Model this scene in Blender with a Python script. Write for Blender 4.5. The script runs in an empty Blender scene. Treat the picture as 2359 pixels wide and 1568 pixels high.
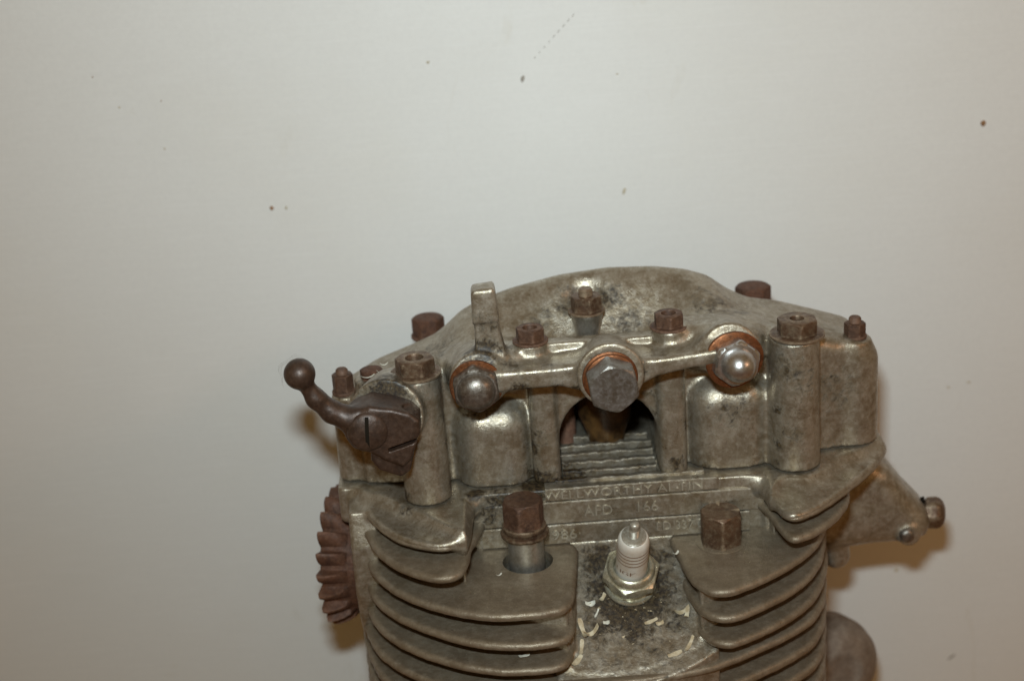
import bpy, math, random
import numpy as np
from mathutils import Vector, Matrix

# ------------------------------------------------------------------ camera
SC = bpy.context.scene
CM = 0.01
f_px = 3600.0; PITCH = math.radians(21.5); ROLL = math.radians(4.2); DIST = 65.0
R0 = np.array([1, 0, 0.]); U0 = np.array([0, math.sin(PITCH), math.cos(PITCH)]); FW = np.array([0, math.cos(PITCH), -math.sin(PITCH)])
RT = math.cos(ROLL)*R0 - math.sin(ROLL)*U0; UP = math.cos(ROLL)*U0 + math.sin(ROLL)*R0
CAM = -((1390-1179.5)/f_px*DIST*RT - (1110-784)/f_px*DIST*UP + DIST*FW)
cd = bpy.data.cameras.new('camera'); cam = bpy.data.objects.new('camera', cd); SC.collection.objects.link(cam)
M = Matrix((( RT[0], UP[0], -FW[0], CAM[0]*CM), (RT[1], UP[1], -FW[1], CAM[1]*CM), (RT[2], UP[2], -FW[2], CAM[2]*CM), (0, 0, 0, 1)))
cam.matrix_world = M
cd.sensor_width = 23.59; cd.lens = f_px/2359*23.59; cd.clip_start = 0.01; cd.clip_end = 50
cd.dof.use_dof = True; cd.dof.focus_distance = 0.615; cd.dof.aperture_fstop = 5.0
SC.camera = cam

def P(px, py, y=None, z=None, x=None):
    """point (cm) on the sight line of a photo pixel at a known depth / height / side"""
    d = (px-1179.5)/f_px*RT - (py-784)/f_px*UP + FW
    if y is not None: t = (y-CAM[1])/d[1]
    elif z is not None: t = (z-CAM[2])/d[2]
    else: t = (x-CAM[0])/d[0]
    return CAM + t*d

# ------------------------------------------------------------------ light and exposure
w = bpy.data.worlds.new('World'); SC.world = w; w.use_nodes = True
bg = w.node_tree.nodes['Background']; bg.inputs[0].default_value = (1.0, 0.61, 0.22, 1); bg.inputs[1].default_value = 0.19

def area(name, loc, target, size, size_y, power, col):
    l = bpy.data.lights.new(name, 'AREA'); l.shape = 'RECTANGLE'; l.size = size; l.size_y = size_y; l.energy = power; l.color = col
    o = bpy.data.objects.new(name, l); SC.collection.objects.link(o)
    o.location = loc; o.rotation_euler = (Vector(target)-Vector(loc)).to_track_quat('-Z', 'Y').to_euler()
    return o
fl = (CAM + 7.5*UP - 1.6*RT)*CM
area('camera_flash', tuple(fl), (0.0, 0.14, 0.12), 0.038, 0.02, 1.25, (0.82, 0.96, 1.0)).data.spread = math.radians(100)
area('room_lamp', (0.75, -0.55, 0.45), (0.05, 0, 0), 0.18, 0.12, 0.9, (1.0, 0.55, 0.32))
SC.view_settings.view_transform = 'Standard'; SC.view_settings.look = 'None'
SC.view_settings.exposure = 0.0; SC.view_settings.gamma = 1.0

# ------------------------------------------------------------------ materials
class NT:
    def __init__(s, name):
        s.m = bpy.data.materials.new(name); s.m.use_nodes = True; s.t = s.m.node_tree; s.n = s.t.nodes; s.b = s.n['Principled BSDF']
        s.tc = s.n.new('ShaderNodeTexCoord')
    def link(s, a, b): s.t.links.new(a, b)
    def noise(s, scale, detail=6, rough=0.6, dist=0.0, off=(0,0,0), stretch=None):
        mp = s.n.new('ShaderNodeMapping'); mp.inputs['Location'].default_value = off
        if stretch: mp.inputs['Scale'].default_value = stretch
        s.link(s.tc.outputs['Object'], mp.inputs['Vector'])
        n = s.n.new('ShaderNodeTexNoise'); n.inputs['Scale'].default_value = scale; n.inputs['Detail'].default_value = detail
        n.inputs['Roughness'].default_value = rough; n.inputs['Distortion'].default_value = dist
        s.link(mp.outputs[0], n.inputs['Vector']); return n.outputs['Fac']
    def ramp(s, v, a, b, lo=0.0, hi=1.0):
        r = s.n.new('ShaderNodeMapRange'); r.inputs[1].default_value = a; r.inputs[2].default_value = b; r.inputs[3].default_value = lo; r.inputs[4].default_value = hi
        s.link(v, r.inputs[0]); return r.outputs[0]
    def mix(s, fac, a, b):
        m = s.n.new('ShaderNodeMix'); m.data_type = 'RGBA'
        if isinstance(fac, (int, float)): m.inputs[0].default_value = fac
        else: s.link(fac, m.inputs[0])
        for i, v in ((6, a), (7, b)):
            if isinstance(v, tuple): m.inputs[i].default_value = (*v, 1)
            else: s.link(v, m.inputs[i])
        return m.outputs[2]
    def math(s, op, a, b):
        m = s.n.new('ShaderNodeMath'); m.operation = op; m.use_clamp = False
        for i, v in ((0, a), (1, b)):
            if isinstance(v, (int, float)): m.inputs[i].default_value = v
            else: s.link(v, m.inputs[i])
        return m.outputs[0]
    def bump(s, h, dist, strength=1.0, prev=None):
        b = s.n.new('ShaderNodeBump'); b.inputs['Distance'].default_value = dist; b.inputs['Strength'].default_value = strength
        s.link(h, b.inputs['Height'])
        if prev is not None: s.link(prev, b.inputs['Normal'])
        return b.outputs[0]

def metal(name, base, dark, light, rough=(0.35, 0.6), metallic=0.7, patch=90, grain=1100, bump=0.00012, speck=None, speckamt=0.62, scratch=False, grime_shade=False, coat=0.0, wear=0.0, oil=0.0):
    s = NT(name)
    n1 = s.noise(patch, 8, 0.62, 0.4); n2 = s.noise(grain, 4, 0.7); n3 = s.noise(patch*4.3, 6, 0.65, off=(.3, .1, .7))
    c = s.mix(s.ramp(n1, 0.28, 0.60), dark, base)
    c = s.mix(s.ramp(n3, 0.45, 0.75, 0, 0.75), c, light)
    c = s.mix(s.ramp(n2, 0.52, 0.68, 0, 0.65), c, dark)
    met = metallic
    if speck:
        sp = s.noise(patch*9, 5, 0.75, off=(.9, .4, .2)); k = s.ramp(sp, speckamt, speckamt+0.07, 0, 0.8)
        c = s.mix(k, c, speck)
    if oil:
        ok = s.ramp(s.noise(130, 8, 0.68, 0.8, off=(.6, .3, .9)), 0.50, 0.66, 0, oil)
        c = s.mix(ok, c, (0.150, 0.098, 0.042))
    if wear:
        gm = s.n.new('ShaderNodeNewGeometry'); wn = s.math('ADD', gm.outputs['Pointiness'], s.math('MULTIPLY', s.math('SUBTRACT', s.noise(500, 5, 0.7), 0.5), 0.12))
        c = s.mix(s.ramp(wn, 0.54, 0.62, 0, wear), c, tuple(min(0.6, v*1.9+0.05) for v in light))
    r = s.ramp(s.noise(patch*2.5, 6, 0.6, off=(.2, .8, .1)), 0.35, 0.65, rough[0], rough[1])
    if grime_shade:
        at = s.n.new('ShaderNodeAttribute'); at.attribute_name = 'grime_shade'
        gn = s.noise(260, 9, 0.72, 0.6, off=(.5, .2, .6))
        g = s.math('MULTIPLY', s.ramp(s.math('ADD', at.outputs['Fac'], s.math('MULTIPLY', s.math('SUBTRACT', gn, 0.5), 1.9)), 0.22, 0.60), 1.0)
        g = s.math('MULTIPLY', g, s.ramp(at.outputs['Fac'], 0.02, 0.2))
        gc = s.mix(s.ramp(s.noise(700, 6, 0.7), 0.42, 0.62), (0.016, 0.010, 0.006), (0.085, 0.058, 0.028))
        c = s.mix(g, c, gc)
        r = s.math('ADD', r, s.math('MULTIPLY', g, 0.12))
        mm = s.ramp(g, 0, 1, metallic, 0.0); s.link(mm, s.b.inputs['Metallic'])
        # small oily brown freckles
        fk = s.ramp(s.noise(900, 3, 0.6, off=(.1, .6, .3)), 0.655, 0.70, 0, 0.7)
        fk = s.math('MULTIPLY', fk, s.ramp(s.noise(55, 3, 0.5, off=(.7, .1, .3)), 0.45, 0.6))
        c = s.mix(fk, c, (0.05, 0.03, 0.014))
    else:
        s.b.inputs['Metallic'].default_value = met
    s.link(c, s.b.inputs['Base Color']); s.link(r, s.b.inputs['Roughness'])
    b = s.bump(n2, bump, 0.7)
    b = s.bump(n3, bump*2.5, 0.6, b)
    if scratch:
        st = s.noise(260, 5, 0.7, 0.3, stretch=(7, 7, 0.7)); b = s.bump(st, bump*1.5, 0.6, b)
    s.link(b, s.b.inputs['Normal'])
    if coat: s.b.inputs['Coat Weight'].default_value = coat; s.b.inputs['Coat Roughness'].default_value = 0.35
    return s.m

MAT = {}
MAT['alu'] = metal('cast_aluminium', (0.36, 0.312, 0.243), (0.195, 0.152, 0.098), (0.54, 0.503, 0.435), (0.27, 0.44), 0.68, 95, 1300, 0.00014, grime_shade=True, oil=0.5)
MAT['fin'] = metal('dirty_fin_aluminium', (0.255, 0.203, 0.143), (0.165, 0.124, 0.082), (0.355, 0.30, 0.228), (0.33, 0.50), 0.45, 75, 1300, 0.00022, oil=0.25, speck=(0.42, 0.38, 0.30), speckamt=0.66, grime_shade=True)
MAT['machined'] = metal('machined_aluminium', (0.50, 0.48, 0.43), (0.28, 0.25, 0.19), (0.62, 0.6, 0.56), (0.28, 0.45), 0.85, 120, 900, 0.00006, speck=(0.20, 0.12, 0.05), speckamt=0.68)
MAT['rust'] = metal('rusted_steel', (0.10, 0.047, 0.025), (0.042, 0.020, 0.013), (0.17, 0.092, 0.056), (0.5, 0.72), 0.25, 160, 1400, 0.00012, speck=(0.22, 0.16, 0.10), speckamt=0.66, wear=0.5)
MAT['rust_light'] = metal('rust_red_steel', (0.115, 0.045, 0.023), (0.042, 0.019, 0.012), (0.18, 0.088, 0.05), (0.55, 0.75), 0.2, 160, 1300, 0.00014, wear=0.35)
MAT['rust_alu'] = metal('worn_plated_steel', (0.15, 0.086, 0.05), (0.065, 0.034, 0.021), (0.27, 0.21, 0.14), (0.35, 0.6), 0.55, 110, 1300, 0.00008, speck=(0.26, 0.14, 0.05), speckamt=0.66, wear=0.6)
MAT['steel_dark'] = metal('oiled_dark_steel', (0.064, 0.036, 0.024), (0.028, 0.016, 0.011), (0.112, 0.068, 0.048), (0.33, 0.52), 0.35, 130, 1500, 0.0001, coat=0.1, wear=0.25)
MAT['steel'] = metal('grey_steel', (0.22, 0.195, 0.17), (0.10, 0.075, 0.055), (0.38, 0.36, 0.33), (0.3, 0.48), 0.85, 150, 1200, 0.00007, scratch=False, wear=0.3)
MAT['bolt_face'] = metal('scuffed_bolt_steel', (0.20, 0.185, 0.165), (0.12, 0.095, 0.07), (0.38, 0.38, 0.38), (0.28, 0.42), 0.7, 120, 1100, 0.00009, wear=0.7)
MAT['bright'] = metal('bright_aluminium', (0.55, 0.54, 0.53), (0.36, 0.34, 0.32), (0.66, 0.66, 0.66), (0.26, 0.38), 0.95, 150, 1200, 0.00003)
MAT['copper'] = metal('copper_washer', (0.22, 0.080, 0.030), (0.09, 0.038, 0.018), (0.33, 0.13, 0.055), (0.35, 0.55), 0.75, 260, 1300, 0.00006)
MAT['zinc'] = metal('yellowed_zinc', (0.50, 0.47, 0.36), (0.26, 0.22, 0.13), (0.66, 0.64, 0.54), (0.24, 0.38), 0.65, 200, 1300, 0.00003)
MAT['letter'] = metal('pale_cast_letters', (0.47, 0.43, 0.35), (0.33, 0.29, 0.22), (0.57, 0.54, 0.46), (0.3, 0.45), 0.6, 120, 1300, 0.0001)  # paler than the casting so the letters stand out
MAT['plug_metal'] = metal('plated_terminal', (0.40, 0.37, 0.31), (0.24, 0.20, 0.15), (0.55, 0.52, 0.45), (0.3, 0.45), 0.45, 260, 1300, 0.00004)
MAT['cover'] = metal('dull_brown_casting', (0.24, 0.19, 0.15), (0.13, 0.095, 0.07), (0.32, 0.27, 0.22), (0.5, 0.7), 0.3, 60, 1000, 0.00012)
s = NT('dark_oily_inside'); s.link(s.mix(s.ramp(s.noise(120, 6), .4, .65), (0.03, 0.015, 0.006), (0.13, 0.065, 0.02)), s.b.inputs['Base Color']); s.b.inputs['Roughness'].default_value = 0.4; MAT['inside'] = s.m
s = NT('white_ceramic'); s.link(s.mix(s.ramp(s.noise(140, 5), .42, .7), (0.64, 0.61, 0.55), (0.52, 0.43, 0.34)), s.b.inputs['Base Color']); s.b.inputs['Roughness'].default_value = 0.22; MAT['ceramic'] = s.m
s = NT('print_brown'); s.b.inputs['Base Color'].default_value = (0.22, 0.13, 0.08, 1); s.b.inputs['Roughness'].default_value = 0.4; MAT['print'] = s.m
s = NT('wood_shaving'); s.link(s.mix(s.ramp(s.noise(500, 4), .4, .65), (0.46, 0.36, 0.22), (0.66, 0.58, 0.42)), s.b.inputs['Base Color']); s.b.inputs['Roughness'].default_value = 0.7; MAT['shaving'] = s.m
s = NT('pale_shaving'); s.link(s.mix(s.ramp(s.noise(500, 4), .4, .65), (0.62, 0.60, 0.50), (0.78, 0.77, 0.68)), s.b.inputs['Base Color']); s.b.inputs['Roughness'].default_value = 0.6; MAT['shaving2'] = s.m
s = NT('matte_black'); s.b.inputs['Base Color'].default_value = (0.012, 0.009, 0.006, 1); s.b.inputs['Roughness'].default_value = 0.9; s.b.inputs['Specular IOR Level'].default_value = 0.1; MAT['black'] = s.m
s = NT('hair'); s.b.inputs['Base Color'].default_value = (0.10, 0.06, 0.03, 1); MAT['hair'] = s.m

def wall_material():
    s = NT('white_painted_panel')
    c = s.mix(s.ramp(s.noise(2.2, 4, 0.5), 0.35, 0.7), (0.74, 0.735, 0.715), (0.69, 0.685, 0.66))
    c = s.mix(s.ramp(s.noise(9, 6, 0.6, off=(.3, .2, .1)), 0.5, 0.8, 0, 0.5), c, (0.70, 0.68, 0.63))
    c = s.mix(s.ramp(s.noise(420, 3, 0.6), 0.35, 0.7, 0, 0.35), c, (0.66, 0.655, 0.64))
    c = s.mix(s.ramp(s.noise(700, 2, 0.5, stretch=(0.05, 1, 1)), 0.5, 0.8, 0, 0.3), c, (0.78, 0.78, 0.77))
    # faint smears
    sm = s.ramp(s.noise(24, 5, 0.7, 1.0, off=(.8, .1, .4), stretch=(1, 1, 0.6)), 0.64, 0.78, 0, 0.28)
    c = s.mix(sm, c, (0.50, 0.44, 0.33))
    s.link(c, s.b.inputs['Base Color'])
    # orange-peel roller texture
    b = s.bump(s.noise(900, 3, 0.5), 0.00008, 0.4)
    b = s.bump(s.noise(350, 2, 0.5, stretch=(1, 1, 2.2)), 0.0001, 0.3, b)
    s.link(b, s.b.inputs['Normal']); s.link(s.ramp(s.noise(40, 4), .3, .7, .34, .44), s.b.inputs['Roughness'])
    return s.m
MAT['wall'] = wall_material()
s = NT('warm_bounce_wood'); s.link(s.mix(s.ramp(s.noise(30, 6, 0.6, 1.0, stretch=(1, 8, 1)), .35, .65), (0.50, 0.30, 0.13), (0.40, 0.22, 0.09)), s.b.inputs['Base Color']); s.b.inputs['Roughness'].default_value = 0.6; MAT['wood'] = s.m  # warm wood tone chosen to bounce warm light onto the lower wall
def flat_mat(name, c, r=0.7):
    s = NT(name); s.link(s.mix(s.ramp(s.noise(500, 4), .35, .65), c, tuple(v*0.7 for v in c)), s.b.inputs['Base Color']); s.b.inputs['Roughness'].default_value = r; return s.m
MAT['spot'] = flat_mat('brown_spatter', (0.30, 0.15, 0.06)); MAT['spot_light'] = flat_mat('tan_smear', (0.56, 0.49, 0.36)); MAT['scuff'] = flat_mat('grey_scuff', (0.34, 0.31, 0.27))

# ------------------------------------------------------------------ mesh helpers (all numbers in cm)
def link_mesh(name, verts, faces, mat, parent=None, smooth=35, grime_shade=None):
    me = bpy.data.meshes.new(name)
    v = np.asarray(verts, dtype=np.float64)*CM
    if isinstance(faces, np.ndarray) and faces.shape[1] == 4:
        n = len(faces)
        me.vertices.add(len(v)); me.vertices.foreach_set('co', v.ravel())
        me.loops.add(n*4); me.loops.foreach_set('vertex_index', faces.ravel().astype(np.int32))
        me.polygons.add(n); me.polygons.foreach_set('loop_start', np.arange(0, n*4, 4, dtype=np.int32)); me.polygons.foreach_set('loop_total', np.full(n, 4, dtype=np.int32))
        me.update(calc_edges=True); me.validate()
    else:
        me.from_pydata([tuple(p) for p in v], [], [tuple(int(i) for i in f) for f in faces]); me.update()
    if smooth:
        me.polygons.foreach_set('use_smooth', np.ones(len(me.polygons), dtype=bool))
        if smooth < 180: me.set_sharp_from_angle(angle=math.radians(smooth))
    if grime_shade is not None:
        a = me.attributes.new('grime_shade', 'FLOAT', 'POINT'); a.data.foreach_set('value', np.asarray(grime_shade, dtype=np.float32))
    me.materials.append(MAT[mat] if isinstance(mat, str) else mat)
    o = bpy.data.objects.new(name, me); SC.collection.objects.link(o)
    if parent: o.parent = parent
    return o

class MB:
    def __init__(s): s.v = []; s.f = []
    def add(s, v, f):
        n = len(s.v); s.v += [tuple(p) for p in v]; s.f += [tuple(i+n for i in q) for q in f]
    def build(s, name, mat, parent=None, smooth=35, grime_shade=None): return link_mesh(name, s.v, s.f, mat, parent, smooth, grime_shade)

def basis(a):
    a = np.array(a, float); a /= np.linalg.norm(a)
    h = np.array([0, 0, 1.]) if abs(a[2]) < 0.9 else np.array([0, -1., 0])
    u = np.cross(h, a); u /= np.linalg.norm(u); return u, np.cross(a, u), a

def lathe(mb, c, axis, prof, n=48, rad=None, phase=0.0, close=True):
    """prof: (height, radius); rad(theta, r, h) may shape the ring"""
    u, v, a = basis(axis); c = np.array(c, float); vs = []; fs = []
    for h, r in prof:
        for k in range(n):
            t = 2*math.pi*k/n
            rr = rad(t+phase, r, h) if rad else r
            vs.append(c + a*h + rr*(math.cos(t)*u + math.sin(t)*v))
    m = len(prof)
    for i in range(m-1):
        for k in range(n):
            fs.append((i*n+k, i*n+(k+1) % n, (i+1)*n+(k+1) % n, (i+1)*n+k))
    if close:
        fs.append(tuple(reversed(range(n)))); fs.append(tuple(range((m-1)*n, m*n)))
    mb.add(vs, fs)

def hexr(t, rf):
    a = (t % (math.pi/3)) - math.pi/6
    return rf/math.cos(a)

def hex_prof(mb, c, axis, rf, h, phase=0.0, cham=0.12, cham_bot=False, slope=0.55, n=72, hole=0, hole_depth=0.3):
    rc = rf*1.155
    zs = [0, h*0.3, h*0.6] + [h - (rc-rf)*slope*k/6 for k in range(6, 0, -1)] + [h - cham*0.25, h]
    zs = sorted(z for z in set(round(z, 4) for z in zs) if z >= 0)
    prof = [(z, 1) for z in zs]
    def rad(t, r, z):
        cone = rf*0.97 + (h-z)/slope
        x = min(hexr(t, rf) - 0.012*rf*0, cone)
        if cham_bot: x = min(x, rf*0.97 + z/slope)
        x = min(x, rc*0.975)
        return x
    if hole:
        hp = [(h, hole), (h-0.05, hole*0.93), (h-hole_depth, hole*0.9), (h-hole_depth, 0.01)]
        full = prof + [(hz, -hr) for hz, hr in hp]
        def rad2(t, r, z): return -r if r < 0 else rad(t, r, z)
        lathe(mb, c, axis, full, n, rad2, phase)
    else:
        lathe(mb, c, axis, prof + [(h+0.012, -rf*0.55)], n, lambda t, r, z: -r if r < 0 else rad(t, r, z), phase)

def catmull(pts, per=6, closed=False):
    pts = [np.array(p, float) for p in pts]; out = []; n = len(pts)
    rng = range(n if closed else n-1)
    for i in rng:
        p0 = pts[(i-1) % n] if closed or i > 0 else pts[0]; p1 = pts[i]; p2 = pts[(i+1) % n]; p3 = pts[(i+2) % n] if closed or i+2 < n else pts[-1]
        for k in range(per):
            t = k/per
            out.append(0.5*((2*p1)+(-p0+p2)*t+(2*p0-5*p1+4*p2-p3)*t*t+(-p0+3*p1-3*p2+p3)*t**3))
    if not closed: out.append(pts[-1])
    return out

# ------------------------------------------------------------------ implicit surfaces for the castings
class Vol:
    def __init__(s, lo, hi, h):
        s.lo = np.array(lo, float); s.h = h; s.n = [int(math.ceil((hi[i]-lo[i])/h))+1 for i in range(3)]
        s.ax = [(s.lo[i] + h*np.arange(s.n[i])).astype(np.float32) for i in range(3)]
        s.d = np.full(s.n, 10.0, np.float32)
    def block(s, lo, hi):
        sl = []
        for i in range(3):
            a = int(np.clip(math.floor((lo[i]-s.lo[i])/s.h), 0, s.n[i]-1)); b = int(np.clip(math.ceil((hi[i]-s.lo[i])/s.h)+1, a+1, s.n[i]))
            sl.append(slice(a, b))
        X = s.ax[0][sl[0]][:, None, None]; Y = s.ax[1][sl[1]][None, :, None]; Z = s.ax[2][sl[2]][None, None, :]
        return tuple(sl), X, Y, Z
    def op(s, fn, lo, hi, k=0.3, mode='add'):
        m = k*1.5+0.4
        sl, X, Y, Z = s.block([v-m for v in lo], [v+m for v in hi])
        d = fn(X, Y, Z); cur = s.d[sl]
        if mode == 'add':
            t = np.maximum(k-np.abs(cur-d), 0)/max(k, 1e-6); s.d[sl] = np.minimum(cur, d) - t*t*k*0.25
        else:
            d = -d; t = np.maximum(k-np.abs(cur-d), 0)/max(k, 1e-6); s.d[sl] = np.maximum(cur, d) + t*t*k*0.25
    def box(s, c, hx, r=0.15, k=0.3, mode='add', rx=0.0, ry=0.0):
        ca, sa = math.cos(rx), math.sin(rx); cb, sb = math.cos(ry), math.sin(ry)
        def fn(X, Y, Z):
            x = X-c[0]; y = Y-c[1]; z = Z-c[2]
            if rx: y, z = y*ca + z*sa, -y*sa + z*ca
            if ry: x, z = x*cb - z*sb, x*sb + z*cb
            qx = np.abs(x)-hx[0]+r; qy = np.abs(y)-hx[1]+r; qz = np.abs(z)-hx[2]+r
            return np.sqrt(np.maximum(qx, 0)**2+np.maximum(qy, 0)**2+np.maximum(qz, 0)**2)+np.minimum(np.maximum(qx, np.maximum(qy, qz)), 0)-r
        e = math.sqrt(sum(v*v for v in hx)) if (rx or ry) else None
        lo = [c[i]-(e or hx[i]) for i in range(3)]; hi = [c[i]+(e or hx[i]) for i in range(3)]
        s.op(fn, lo, hi, k, mode)
    def caps(s, a, b, ra, rb=None, k=0.3, mode='add'):
        rb = ra if rb is None else rb; a = np.array(a, float); b = np.array(b, float); ba = b-a; L2 = ba@ba
        def fn(X, Y, Z):
            t = np.clip(((X-a[0])*ba[0]+(Y-a[1])*ba[1]+(Z-a[2])*ba[2])/L2, 0, 1)
            return np.sqrt((X-a[0]-t*ba[0])**2+(Y-a[1]-t*ba[1])**2+(Z-a[2]-t*ba[2])**2) - (ra+(rb-ra)*t)
        m = max(ra, rb); s.op(fn, np.minimum(a, b)-m, np.maximum(a, b)+m, k, mode)
    def cyl(s, a, b, ra, rb=None, r=0.08, k=0.3, mode='add'):
        rb = ra if rb is None else rb; a = np.array(a, float); b = np.array(b, float); L = np.linalg.norm(b-a); u = (b-a)/L
        def fn(X, Y, Z):
            x = X-a[0]; y = Y-a[1]; z = Z-a[2]; t = x*u[0]+y*u[1]+z*u[2]
            q = np.sqrt(np.maximum(x*x+y*y+z*z-t*t, 0)); rad = ra+(rb-ra)*np.clip(t/L, 0, 1)
            dx = q-rad+r; dy = np.abs(t-L/2)-L/2+r
            return np.minimum(np.maximum(dx, dy), 0)+np.sqrt(np.maximum(dx, 0)**2+np.maximum(dy, 0)**2)-r
        m = max(ra, rb); s.op(fn, np.minimum(a, b)-m, np.maximum(a, b)+m, k, mode)
    def ell(s, c, rr, k=0.3, mode='add'):
        def fn(X, Y, Z):
            q = np.sqrt(((X-c[0])/rr[0])**2+((Y-c[1])/rr[1])**2+((Z-c[2])/rr[2])**2); return (q-1)*min(rr)
        s.op(fn, [c[i]-rr[i] for i in range(3)], [c[i]+rr[i] for i in range(3)], k, mode)
    def prism(s, poly, z0, z1, r=0.15, k=0.3, mode='add', axis=2, height=None):
        """polygon in the plane across `axis`, extruded from z0 to z1; height(X, Y) may replace z1"""
        ia = [0, 1, 2]; ia.remove(axis); poly = np.array(poly, float)
        lo = [0, 0, 0]; hi = [0, 0, 0]
        lo[axis], hi[axis] = z0, z1
        for j, i in enumerate(ia): lo[i] = poly[:, j].min(); hi[i] = poly[:, j].max()
        def fn(X, Y, Z):
            A = [X, Y, Z]; u, v, wv = A[ia[0]], A[ia[1]], A[axis]
            u2, v2 = np.broadcast_arrays(u, v)
            d2 = np.full(u2.shape, 1e9, np.float32); ins = np.zeros(u2.shape, bool); n = len(poly)
            for i in range(n):
                a = poly[i]; b = poly[(i+1) % n]; e = b-a
                wx = u2-a[0]; wy = v2-a[1]; t = np.clip((wx*e[0]+wy*e[1])/(e@e), 0, 1)
                d2 = np.minimum(d2, (wx-t*e[0])**2+(wy-t*e[1])**2)
                if a[1] != b[1]:
                    cnd = ((a[1] > v2) != (b[1] > v2)) & (u2 < (b[0]-a[0])*(v2-a[1])/(b[1]-a[1])+a[0]); ins ^= cnd
            d = np.where(ins, -np.sqrt(d2), np.sqrt(d2))
            dx = d+r
            if height is None: dy = np.abs(wv-(z0+z1)/2)-(z1-z0)/2+r
            else: dy = np.maximum((wv-height(u, v))*0.8, z0-wv)+r
            return np.minimum(np.maximum(dx, dy), 0)+np.sqrt(np.maximum(dx, 0)**2+np.maximum(dy, 0)**2)-r
        s.op(fn, lo, hi, k, mode)
    def cut_below(s, z):
        s.d = np.maximum(s.d, z - s.ax[2][None, None, :])
    def cut_above(s, z):
        s.d = np.maximum(s.d, s.ax[2][None, None, :] - z)
    def mesh(s):
        d = np.pad(s.d, 1, constant_values=5.0); lo = s.lo - s.h
        ins = d < 0
        n = np.array(d.shape)-1
        cnt = np.zeros(n, np.int16); sl = lambda a, nn: slice(a, a+nn)
        for i in (0, 1):
            for j in (0, 1):
                for k in (0, 1): cnt += ins[i:i+n[0], j:j+n[1], k:k+n[2]]
        act = (cnt > 0) & (cnt < 8); idx = np.full(n, -1, np.int64); cells = np.argwhere(act); idx[act] = np.arange(len(cells))
        acc = np.zeros((len(cells), 3)); num = np.zeros(len(cells)); ci, cj, ck = cells.T
        corner = lambda o: d[ci+o[0], cj+o[1], ck+o[2]]
        for ax in range(3):
            oth = [a for a in range(3) if a != ax]
            for p in (0, 1):
                for q in (0, 1):
                    o0 = [0, 0, 0]; o0[oth[0]] = p; o0[oth[1]] = q; o1 = list(o0); o1[ax] = 1
                    a = corner(o0); b = corner(o1); m = (a < 0) != (b < 0)
                    t = np.where(m, a/np.where(m, a-b, 1), 0)
                    pt = np.zeros((len(cells), 3)); pt[:, oth[0]] = p; pt[:, oth[1]] = q; pt[:, ax] = t
                    acc += pt*m[:, None]; num += m
        V = (cells + acc/num[:, None])*s.h + lo
        F = []
        for ax in range(3):
            o = [0, 0, 0]; o[ax] = 1; b1, b2 = [a for a in range(3) if a != ax]
            A = ins[:ins.shape[0]-o[0], :ins.shape[1]-o[1], :ins.shape[2]-o[2]]; B = ins[o[0]:, o[1]:, o[2]:]
            e = np.argwhere(A != B); e = e[(e[:, b1] > 0) & (e[:, b2] > 0)]
            fl = A[tuple(e.T)]
            q = []
            for db1, db2 in ((-1, -1), (0, -1), (0, 0), (-1, 0)):
                c = e.copy(); c[:, b1] += db1; c[:, b2] += db2; q.append(idx[tuple(c.T)])
            q = np.stack(q, 1); flip = fl if ax != 1 else ~fl
            q[~flip] = q[~flip][:, ::-1]; F.append(q)
        return V, np.concatenate(F)

def grime_shade_at(V, spots):  # one mask for oily grime and for painted darkening in recesses
    g = np.zeros(len(V))
    for x, y, z, r, a in spots:
        d = np.sqrt(((V-np.array([x, y, z]))**2).sum(1)); g = np.maximum(g, a*np.clip(1.25-d/r, 0, 1))
    return g
def spot(px, py, y, r, a): p = P(px, py, y=y); return (p[0], p[1], p[2], r, a)

# ------------------------------------------------------------------ tags
def tag(o, label=None, cat=None, group=None, kind=None):
    for k, v in (('label', label), ('category', cat), ('group', group), ('kind', kind)):
        if v: o[k] = v
    return o
def empty(name, loc, parent=None):
    o = bpy.data.objects.new(name, None); o.empty_display_size = 0.01; o.location = [v*CM for v in loc]; SC.collection.objects.link(o)
    if parent: o.parent = parent
    return o

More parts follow.
